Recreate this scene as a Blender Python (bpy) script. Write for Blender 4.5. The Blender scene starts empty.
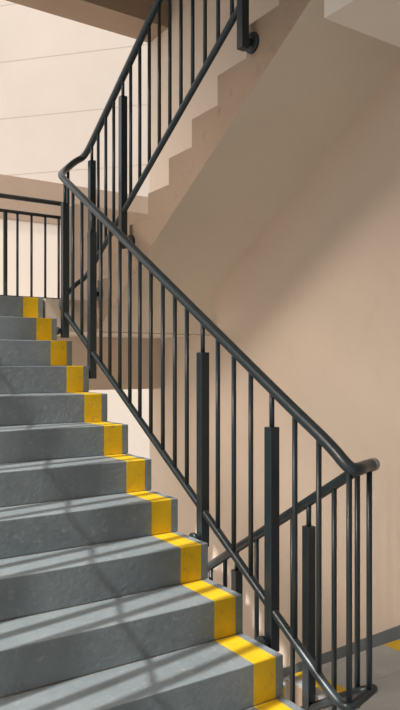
import bpy, math, bmesh
from mathutils import Vector

SC = bpy.context.scene
COL = SC.collection
R = 0.172; G = 0.28; K = R / G
EYE = 1.554

# ------------------------------------------------------------------ materials
def mat_paint(name, c1, c2, scale=3.0, rough=0.75, bump=0.05, bscale=60.0, spec=0.3, detail=6, stain=None, stain_amt=0.0, sscale=4.3):
    m = bpy.data.materials.new(name); m.use_nodes = True
    nt = m.node_tree; N = nt.nodes; L = nt.links
    b = N['Principled BSDF']
    tc = N.new('ShaderNodeTexCoord')
    n = N.new('ShaderNodeTexNoise'); n.inputs['Scale'].default_value = scale
    n.inputs['Detail'].default_value = detail; n.inputs['Roughness'].default_value = 0.6
    L.new(tc.outputs['Object'], n.inputs['Vector'])
    r = N.new('ShaderNodeValToRGB')
    r.color_ramp.elements[0].position = 0.3; r.color_ramp.elements[0].color = (*c1, 1)
    r.color_ramp.elements[1].position = 0.7; r.color_ramp.elements[1].color = (*c2, 1)
    L.new(n.outputs['Fac'], r.inputs['Fac'])
    out = r.outputs['Color']
    if stain is not None:
        n3 = N.new('ShaderNodeTexNoise'); n3.inputs['Scale'].default_value = scale*sscale
        n3.inputs['Detail'].default_value = 9; n3.inputs['Roughness'].default_value = 0.75
        L.new(tc.outputs['Object'], n3.inputs['Vector'])
        r3 = N.new('ShaderNodeValToRGB')
        r3.color_ramp.elements[0].position = 0.55; r3.color_ramp.elements[0].color = (0,0,0,1)
        r3.color_ramp.elements[1].position = 0.75; r3.color_ramp.elements[1].color = (stain_amt,)*3 + (1,)
        L.new(n3.outputs['Fac'], r3.inputs['Fac'])
        mx = N.new('ShaderNodeMix'); mx.data_type = 'RGBA'
        L.new(r3.outputs['Color'], mx.inputs['Factor']); L.new(out, mx.inputs['A'])
        mx.inputs['B'].default_value = (*stain, 1)
        out = mx.outputs['Result']
    L.new(out, b.inputs['Base Color'])
    b.inputs['Roughness'].default_value = rough
    b.inputs['Specular IOR Level'].default_value = spec
    if bump > 0:
        n2 = N.new('ShaderNodeTexNoise'); n2.inputs['Scale'].default_value = bscale
        n2.inputs['Detail'].default_value = 4
        L.new(tc.outputs['Object'], n2.inputs['Vector'])
        bp = N.new('ShaderNodeBump'); bp.inputs['Strength'].default_value = bump
        bp.inputs['Distance'].default_value = 0.01
        L.new(n2.outputs['Fac'], bp.inputs['Height']); L.new(bp.outputs['Normal'], b.inputs['Normal'])
    return m

def srgb(r, g, b):
    f = lambda c: (c/255/12.92) if c/255 <= 0.04045 else ((c/255+0.055)/1.055)**2.4
    return (f(r), f(g), f(b))

M_WALL = mat_paint('beige_wall_paint', srgb(207,189,172), srgb(211,194,177), 1.2, 0.8, 0.06, 25, stain=srgb(195,175,157), stain_amt=0.4)
M_SOFF = mat_paint('beige_soffit_paint', srgb(206,193,178), srgb(210,198,183), 1.2, 0.85, 0.06, 25, stain=srgb(196,180,164), stain_amt=0.35)
M_PALE = mat_paint('pale_ceiling_paint', srgb(222,212,202), srgb(226,216,206), 1.2, 0.85, 0.06, 25)
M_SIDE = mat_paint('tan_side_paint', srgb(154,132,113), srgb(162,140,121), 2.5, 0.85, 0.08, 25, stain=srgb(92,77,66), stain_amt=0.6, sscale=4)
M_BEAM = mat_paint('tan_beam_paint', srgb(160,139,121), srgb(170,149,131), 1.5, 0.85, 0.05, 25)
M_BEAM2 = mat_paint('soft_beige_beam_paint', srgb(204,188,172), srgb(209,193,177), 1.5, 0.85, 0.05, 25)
M_GREY = mat_paint('grey_step_paint', srgb(112,122,127), srgb(128,137,141), 5.0, 0.55, 0.2, 45, 0.4, 10, stain=srgb(182,186,187), stain_amt=0.5, sscale=6)
M_FLOOR = mat_paint('pale_grey_floor_paint', srgb(152,158,160), srgb(167,172,174), 3.0, 0.55, 0.15, 45, 0.4, 8, stain=srgb(192,194,194), stain_amt=0.5)
M_YEL = mat_paint('yellow_stripe_paint', srgb(206,168,22), srgb(224,186,36), 9.0, 0.6, 0.15, 45, 0.35, 8, stain=srgb(138,130,92), stain_amt=0.9, sscale=3)
M_IRON = mat_paint('dark_railing_enamel', srgb(38,48,53), srgb(45,55,60), 8.0, 0.33, 0.02, 90, 0.45)
M_CAP = mat_paint('worn_metal_cap', srgb(140,144,146), srgb(156,158,160), 20.0, 0.3, 0.02, 90, 0.6)
M_SKIRT = mat_paint('grey_skirting_paint', srgb(92,97,100), srgb(102,107,110), 5.0, 0.6, 0.1, 45)
M_CREAM = mat_paint('cream_facade_render', srgb(162,151,142), srgb(168,157,148), 0.8, 0.9, 0.03, 10)
M_GROOVE = mat_paint('facade_joint_render', srgb(156,145,136), srgb(159,148,139), 0.8, 0.9, 0.0, 10)
M_PARA = mat_paint('cream_parapet_render', srgb(222,211,199), srgb(228,217,205), 0.8, 0.9, 0.03, 10)
M_GROUND = mat_paint('bounce_paving', srgb(160,156,150), srgb(178,174,168), 0.5, 0.9, 0.05, 10)

# ------------------------------------------------------------------ helpers
def add_obj(name, verts, faces, mats, midx=None, parent=None, smooth=False, bevel=0):
    me = bpy.data.meshes.new(name)
    me.from_pydata([tuple(v) for v in verts], [], faces)
    for m in (mats if isinstance(mats, (list, tuple)) else [mats]): me.materials.append(m)
    if midx:
        for p, i in zip(me.polygons, midx): p.material_index = i
    bm = bmesh.new(); bm.from_mesh(me)
    bmesh.ops.recalc_face_normals(bm, faces=bm.faces); bm.to_mesh(me); bm.free()
    if smooth:
        for p in me.polygons: p.use_smooth = len(p.vertices) == 4
    ob = bpy.data.objects.new(name, me); COL.objects.link(ob)
    if parent is not None: ob.parent = parent
    if bevel:
        b = ob.modifiers.new('bevel', 'BEVEL'); b.width = bevel; b.segments = 2
        b.limit_method = 'ANGLE'; b.angle_limit = math.radians(40)
    return ob

def box(name, lo, hi, mat, parent=None, bevel=0):
    x0,y0,z0 = lo; x1,y1,z1 = hi
    v = [(x0,y0,z0),(x1,y0,z0),(x1,y1,z0),(x0,y1,z0),(x0,y0,z1),(x1,y0,z1),(x1,y1,z1),(x0,y1,z1)]
    f = [(0,1,2,3),(4,5,6,7),(0,1,5,4),(1,2,6,5),(2,3,7,6),(3,0,4,7)]
    return add_obj(name, v, f, mat, None, parent, False, bevel)

def prism_x(name, prof, xs, mats, seg_m=None, parent=None, bevel=0, cap_m=0):
    n = len(prof); v = []; f = []; mi = []
    for x in xs: v += [(x, p[0], p[1]) for p in prof]
    for s in range(len(xs)-1):
        for i in range(n):
            j = (i+1) % n
            f.append((s*n+i, s*n+j, (s+1)*n+j, (s+1)*n+i)); mi.append(seg_m[s] if seg_m else 0)
    f.append(tuple(range(n))); mi.append(cap_m)
    f.append(tuple(range((len(xs)-1)*n, len(xs)*n))); mi.append(cap_m)
    return add_obj(name, v, f, mats, mi, parent, False, bevel)

def prism_z(name, poly, z0, z1, mat, parent=None):
    n = len(poly)
    v = [(p[0],p[1],z0) for p in poly] + [(p[0],p[1],z1) for p in poly]
    f = [(i,(i+1)%n,(i+1)%n+n,i+n) for i in range(n)] + [tuple(range(n)), tuple(range(n,2*n))]
    return add_obj(name, v, f, mat, None, parent)

def tube(name, pts, r, mat, parent=None, sides=16):
    pts = [Vector(p) for p in pts]; v = []; f = []
    t0 = (pts[1]-pts[0]).normalized()
    ref = Vector((0,0,1)) if abs(t0.z) < 0.9 else Vector((1,0,0))
    u = (ref - t0*ref.dot(t0)).normalized()
    for i, p in enumerate(pts):
        if i == 0: t = pts[1]-pts[0]
        elif i == len(pts)-1: t = pts[-1]-pts[-2]
        else: t = (pts[i+1]-p).normalized() + (p-pts[i-1]).normalized()
        t.normalize(); u = (u - t*u.dot(t)).normalized(); w = t.cross(u)
        for s in range(sides):
            a = 2*math.pi*s/sides
            v.append(p + (u*math.cos(a) + w*math.sin(a))*r)
    for i in range(len(pts)-1):
        for s in range(sides):
            q = (s+1) % sides
            f.append((i*sides+s, i*sides+q, (i+1)*sides+q, (i+1)*sides+s))
    f.append(tuple(range(sides))); f.append(tuple(range((len(pts)-1)*sides, len(pts)*sides)))
    return add_obj(name, v, f, mat, None, parent, True)

def chaikin(pts, it=3):
    pts = [Vector(p) for p in pts]
    for _ in range(it):
        q = [pts[0]]
        for a, b in zip(pts[:-1], pts[1:]):
            q.append(a*0.75 + b*0.25); q.append(a*0.25 + b*0.75)
        q.append(pts[-1]); pts = q
    return pts

def empty(name, loc, label, cat, group=None):
    e = bpy.data.objects.new(name, None); COL.objects.link(e)
    e.location = (0,0,0); e.empty_display_size = 0.2
    e['label'] = label; e['category'] = cat
    if group: e['group'] = group
    return e

def structure(o): o['kind'] = 'structure'; return o

# ------------------------------------------------------------------ stairs
def stair(label, s, y0, z0, xa, xb, t=0.42, n=12, side_inset=0.0, tread=None, insb=0.042):
    root = empty('staircase', (0,0,0), label, 'staircase')
    c = 0.01
    body = []
    for k in range(n):
        d = k*G + c
        body.append((d, z0 + k*R - (c if k else 0)))
        body.append((d, z0 + (k+1)*R - c))
    d = n*G
    body.append((d, z0 + n*R - c))
    body.append((d, z0 + n*R - 0.25))
    dd = (n*R - 0.25 - R + t)/K
    if dd < d: body.append((dd, z0 + n*R - 0.25))
    body.append((c, z0 + R - t + K*c))
    body = [(y0 + s*a, b) for a, b in body]
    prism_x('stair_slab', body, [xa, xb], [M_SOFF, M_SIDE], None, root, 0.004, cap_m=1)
    ins, w = 0.045, 0.115
    xa2 = xa + side_inset
    xs = [xa2, xa+ins+0.01, xa+ins+w, xb-insb-w, xb-insb, xb]
    for k in range(n):
        a = k*G; zb = z0+k*R; zt = zb+R
        e = 0.0005
        pr = [(a, zb+e), (a, zt), (a+G-e, zt), (a+G-e, zt-c+e), (a+c-e, zt-c+e), (a+c-e, zb+e)]
        pr = [(y0+s*p, q) for p, q in pr]
        prism_x('step', pr, xs, [tread or M_GREY, M_YEL], [0,1,0,1,0], root, 0.004)
    return root

XE = 1.853; XU = 2.29; XL = 2.22; XW = 3.40; XLEFT = -0.45; YL = 2.60
YB0, YB1 = 5.85, 6.10
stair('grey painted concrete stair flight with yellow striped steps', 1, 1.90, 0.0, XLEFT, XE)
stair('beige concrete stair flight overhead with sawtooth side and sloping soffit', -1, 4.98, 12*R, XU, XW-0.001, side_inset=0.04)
stair('descending grey concrete stair flight beside the beige wall', -1, YL+11*G, -12*R, XL, XW-0.02, tread=M_FLOOR, insb=XW-0.02-3.05)

# ------------------------------------------------------------------ structure
structure(prism_z('floor', [(XLEFT,-2.5),(XW,-2.5),(XW,YL-0.28),(XL,YL-0.28),(XL,1.90),(XLEFT,1.90)], -0.25, 0.0, M_FLOOR))
zm = 12*R
structure(prism_z('floor', [(XLEFT,5.26),(1.87,5.26),(1.87,4.985),(XW,4.985),(XW,YB1),(XLEFT,YB1)], zm-0.25, zm, [M_SOFF]))
structure(prism_z('ceiling', [(XLEFT,-2.5),(XW,-2.5),(XW,1.62),(XLEFT,1.62)], 24*R-0.25, 24*R, M_SOFF))
structure(box('ceiling', (XLEFT,4.98,36*R-0.25), (XW,YB1-0.02,36*R), M_SOFF))
structure(box('ceiling', (XLEFT,-2.5,7.0), (XW,YB1,7.2), M_SOFF))  # unseen roof slab added to keep sun off the upper wall
structure(box('wall_right', (XW,-2.5,-3.2), (XW+0.2,YB1,7.0), M_WALL))
structure(box('light_blocker_front', (XLEFT,-2.7,-3.2), (XW+0.2,-2.5,7.0), M_WALL))  # unseen wall behind the camera, added to darken the risers
structure(prism_x('sun_blocker_left', [(-2.5,3.6),(1.75,3.6),(4.98,5.5),(YB1,5.5),(YB1,7.0),(-2.5,7.0)], [XLEFT-0.2, XLEFT], M_WALL))  # unseen sloped wall, added to block sun from the right wall
structure(box('wall_back', (XLEFT,YB0,-3.2), (XW,YB1,-0.6), M_WALL))
structure(box('wall_back', (2.50,5.95,zm), (XW,YB1,3.06), M_WALL))
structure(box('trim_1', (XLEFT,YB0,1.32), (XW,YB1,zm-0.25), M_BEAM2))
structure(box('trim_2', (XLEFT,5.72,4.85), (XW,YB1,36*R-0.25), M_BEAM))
structure(box('trim_3', (2.20,1.75,3.15), (XW,2.30,3.50), M_PALE))
# cove added to soften the shading where soffit meets wall
def zs(y): return 13*R + K*(4.98-min(y,4.98)) - 0.42
v = []; f = []; na = 16
ys = [1.6 + i*(5.0-1.6)/80 for i in range(81)]
for y in ys:
    tt = max(0.0, min(1.0, (5.0-y)/0.6)); Rc = 0.004 + 0.34*tt*tt*(3-2*tt)
    for a in range(na+1):
        q = (a/na)*math.pi/2
        v.append((XW - 0.0005 - Rc + Rc*math.cos(q), y, zs(y) - 0.001 - Rc + Rc*math.sin(q)))
for i in range(len(ys)-1):
    for a in range(na):
        f.append((i*(na+1)+a, i*(na+1)+a+1, (i+1)*(na+1)+a+1, (i+1)*(na+1)+a))
structure(add_obj('trim_4', v, f, M_WALL, None, None, True))
def sk(y): return -(y-YL)*K
structure(prism_x('baseboard_right', [(YL,0.0),(YL,0.09),(5.4,sk(5.4)+0.09),(5.4,sk(5.4)-0.17),(YL+0.2,sk(YL+0.2)-0.17)], [XW-0.015, XW], M_SKIRT))
structure(box('baseboard_right', (XW-0.015,-2.5,0.0),(XW,YL,0.09), M_SKIRT))

# ------------------------------------------------------------------ railings
HR, BR, BAL, PW = 0.0255, 0.0195, 0.0118, 0.0245
def nm(y): return 2*R + K*(y-2.18)
def nu(y): return 13*R + K*(4.98-y)
def nl(y): return 0.134 - K*(y-1.95)
XM, XUR, XLR = 1.92, 2.22, 2.085

rm = empty('stair_railing', (0,0,0), 'dark metal stair railing with continuous handrail along all three flights', 'railing')
def baluster(root, x, y, zb, zt):
    tube('baluster', [(x,y,zb),(x,y,zt)], BAL, M_IRON, root, 12)

def post(root, x, y, zb, zt, zrail, wall_x, fr=0.055, pw=PW):
    p = box('post', (x-pw,y-pw,zb), (x+pw,y+pw,zt), M_IRON, root, 0.003)
    tube('connector_pin', [(x,y,zt-0.005),(x,y,zrail)], BAL, M_IRON, p, 12)
    sg = 1 if wall_x > x else -1
    tube('mounting_flange', [(x+sg*pw*0.9,y,zb+0.05),(wall_x-sg*0.016,y,zb+0.05)], 0.02, M_IRON, p, 14)
    tube('mounting_flange', [(wall_x-sg*0.018,y,zb+0.05),(wall_x,y,zb+0.05)], fr, M_IRON, p, 20)

def topturn(h):
    return [(XM,4.66,nm(4.66)+h),(XM,4.81,nm(4.81)+h),(2.00,4.95,2.05+h-0.02),(2.14,5.04,2.16+h),(XUR,5.05,nu(5.03)+h+0.0),(XUR,4.84,nu(4.84)+h)]
def fullpath(h, turn):
    p = turn + [(XM,3.4,nm(3.4)+h)] + topturn(h) + [(XUR,3.3,nu(3.3)+h),(XUR,1.75,nu(1.75)+h)]
    return chaikin(p, 4)
XEND = XLR + 0.022
th = [(XEND,1.920,1.150),(2.03,1.895,1.150),(1.965,1.862,1.150),(XM,1.868,1.152),(XM,1.97,nm(1.97)+1.02),(XM,2.25,nm(2.25)+1.01)]
tb = [(XEND,1.920,0.240),(2.03,1.900,0.236),(1.95,1.880,0.232),(XM,1.876,0.231),(XM,1.94,nm(1.94)+0.036),(XM,2.15,nm(2.15)+0.036)]
tube('handrail', fullpath(1.01, th), HR, M_IRON, rm, 20)
tube('bottom_rail', fullpath(0.036, tb), BR, M_IRON, rm, 16)
tube('end_cap', [(XEND-0.022,1.9105,1.150),(XEND+0.007,1.923,1.150)], HR+0.0012, M_CAP, rm, 20)
tube('end_cap', [(XEND-0.002,1.919,0.240),(XEND+0.005,1.922,0.240)], BR+0.001, M_CAP, rm, 20)
tube('handrail', [(XLR,1.92,1.143),(XLR,1.96,nl(1.96)+1.01),(XLR,3.3,nl(3.3)+1.01),(XLR,5.0,nl(5.0)+1.01)], HR-0.003, M_IRON, rm, 18)
tube('bottom_rail', [(XLR,1.92,0.240),(XLR,1.98,0.210),(XLR,3.3,nl(3.3)+0.03),(XLR,5.0,nl(5.0)+0.03)], BR, M_IRON, rm, 18)
def yimg(px, x): return (814.4*x/(px+248) - 0.55*x)/0.835
for px in [319,295,251,234,218,187,175,163,151,140,130,120,110,101,82,73]:
    y = yimg(px, XM); baluster(rm, XM, y, nm(y)+0.03, nm(y)+1.0)
for (x,y) in [(1.932,1.882),(2.072,1.908)]:
    baluster(rm, x, y, 0.235, 1.14)
for px in [272,203,92,65]:
    y = yimg(px, XM); post(rm, XM, y, nm(y)-0.15, nm(y)+0.84, nm(y)+1.0, XE, 0.028)
baluster(rm, 2.05, 4.975, 2.10, 3.06)
ups = [yimg(92,XUR), yimg(123,XUR), yimg(243,XUR), 2.3]
for y in ups: post(rm, XUR, y, nu(y)-0.22, nu(y)+0.87, nu(y)+1.0, XU)
y = 4.79
while y > 1.8:
    if min(abs(y-p) for p in ups) > 0.06: baluster(rm, XUR, y, nu(y)+0.03, nu(y)+1.0)
    y -= 0.134
lps = [yimg(309,XLR), yimg(237,XLR), 4.1, 4.7]
for y in lps: post(rm, XLR, y, nl(y)-0.22, nl(y)+0.90, nl(y)+1.0, XL, pw=0.022)
y = 1.985
while y < 4.95:
    if min(abs(y-p) for p in lps) > 0.06: baluster(rm, XLR, y, nl(y)+0.03, nl(y)+1.0)
    y += 0.134

# unseen bar grille added on the left to cast streaks on the treads
ro = empty('streak_grille', (0,0,0), 'unseen added vertical bars casting shadow streaks on the steps', 'grille')
XO = XLEFT - 0.1
def top(y): return 3.6 if y < 1.75 else min(5.5, 3.6+(y-1.75)*1.9/3.23)
for h in (0.10, 2.6):
    tube('streak_rail', [(XO,-2.4,h),(XO,1.85,h),(XO,4.98,h+1.92),(XO,6.0,h+1.92)], 0.012, M_IRON, ro, 12)
y = -2.3
while y < 6.0:
    zz = max(0.0, nm(y)-0.15) if y < 4.98 else zm
    box('streak_bar', (XO-0.02,y-0.024,zz-0.05), (XO+0.02,y+0.024,top(y)+0.01), M_IRON, ro)
    y += 0.15

rg = empty('guard_railing', (0,0,0), 'dark metal guard railing along the open side of the landing', 'railing')
GY = 6.0; GX = 2.45
for z, r in ((3.055,0.022),(2.925,0.016),(2.16,0.016)):
    tube('rail', [(XLEFT,GY,z),(GX,GY,z)], r, M_IRON, rg, 14)
gp = (0.15,1.0,1.88,GX)
for x in gp:
    hw = PW if x == GX else 0.016
    box('post', (x-hw,GY-hw,zm), (x+hw,GY+hw,3.06 if x == GX else 2.925), M_IRON, rg, 0.003)
x = XLEFT+0.1
while x < GX-0.03:
    if min(abs(x-p) for p in gp) > 0.05: tube('baluster', [(x,GY,2.16),(x,GY,2.925)], 0.0115, M_IRON, rg, 10)
    x += 0.13

# ------------------------------------------------------------------ outside
nb = empty('neighboring_building', (0,0,0), 'cream rendered neighbouring building facade with horizontal joints', 'building')
ux = Vector((0.673,-0.74,0)); uy = Vector((0.74,0.673,0)); cc = Vector((4.45,11.1,0))
def fbox(name, a0,a1,b0,b1,z0,z1,mat):
    v = []
    for z in (z0,z1):
        for a,b in ((a0,b0),(a1,b0),(a1,b1),(a0,b1)):
            p = cc + ux*a + uy*b; v.append((p.x,p.y,z))
    return add_obj(name, v, [(0,1,2,3),(4,5,6,7),(0,1,5,4),(1,2,6,5),(2,3,7,6),(3,0,4,7)], mat, None, nb)
z = -3.1
fbox('facade_backing', -9,5,0.003,0.4,-3.19,9,M_GROOVE)
while z < 8.9:
    fbox('facade_panel', -9,5,0,0.01,z,z+0.98,M_CREAM); z += 1.0
pw = empty('parapet_wall', (0,0,0), 'cream rendered parapet wall with brown coping outside the landing', 'wall')
box('parapet_body', (-2.0,8.6,-3.2), (5.0,8.8,3.42), M_PARA, pw)
box('coping', (-2.0,8.58,3.42), (5.0,8.85,3.97), M_BEAM, pw)
structure(box('ground', (-30,-20,-3.4), (30,30,-3.2), M_GROUND))  # ground plane added to bounce sunlight up onto soffits and wall

# ------------------------------------------------------------------ light
w = bpy.data.worlds.new('World'); SC.world = w; w.use_nodes = True
bg = w.node_tree.nodes['Background']
bg.inputs['Color'].default_value = (0.97, 0.985, 1.0, 1); bg.inputs['Strength'].default_value = 1.35
sun = bpy.data.lights.new('sun', 'SUN'); sun.energy = 4.8; sun.angle = math.radians(0.6); sun.color = (1,0.97,0.92)
so = bpy.data.objects.new('sun', sun); COL.objects.link(so)
d = Vector((0.68, 0.12, -0.86))
so.rotation_euler = d.to_track_quat('-Z','Y').to_euler()
al = bpy.data.lights.new('added_warm_fill', 'AREA'); al.shape = 'DISK'; al.size = 3.2; al.energy = 980; al.color = (1,0.87,0.75)  # added warm area light, makes the soft shadow edge on the right wall
ao = bpy.data.objects.new('added_warm_fill', al); COL.objects.link(ao)
ao.location = (-5.6, 2.8, 6.9)
ao.rotation_euler = (Vector((3.25,3.4,1.0))-Vector(ao.location)).to_track_quat('-Z','Y').to_euler()

# ------------------------------------------------------------------ camera
cam = bpy.data.cameras.new('camera'); co = bpy.data.objects.new('camera', cam); COL.objects.link(co)
co.location = (0,0,EYE); co.rotation_euler = (math.radians(90),0,-math.atan(448/680))
cam.sensor_width = 36; cam.sensor_fit = 'AUTO'; cam.lens = 36*680/710; cam.shift_y = 10/710
cam.clip_start = 0.02
SC.camera = co
SC.view_settings.view_transform = 'Standard'
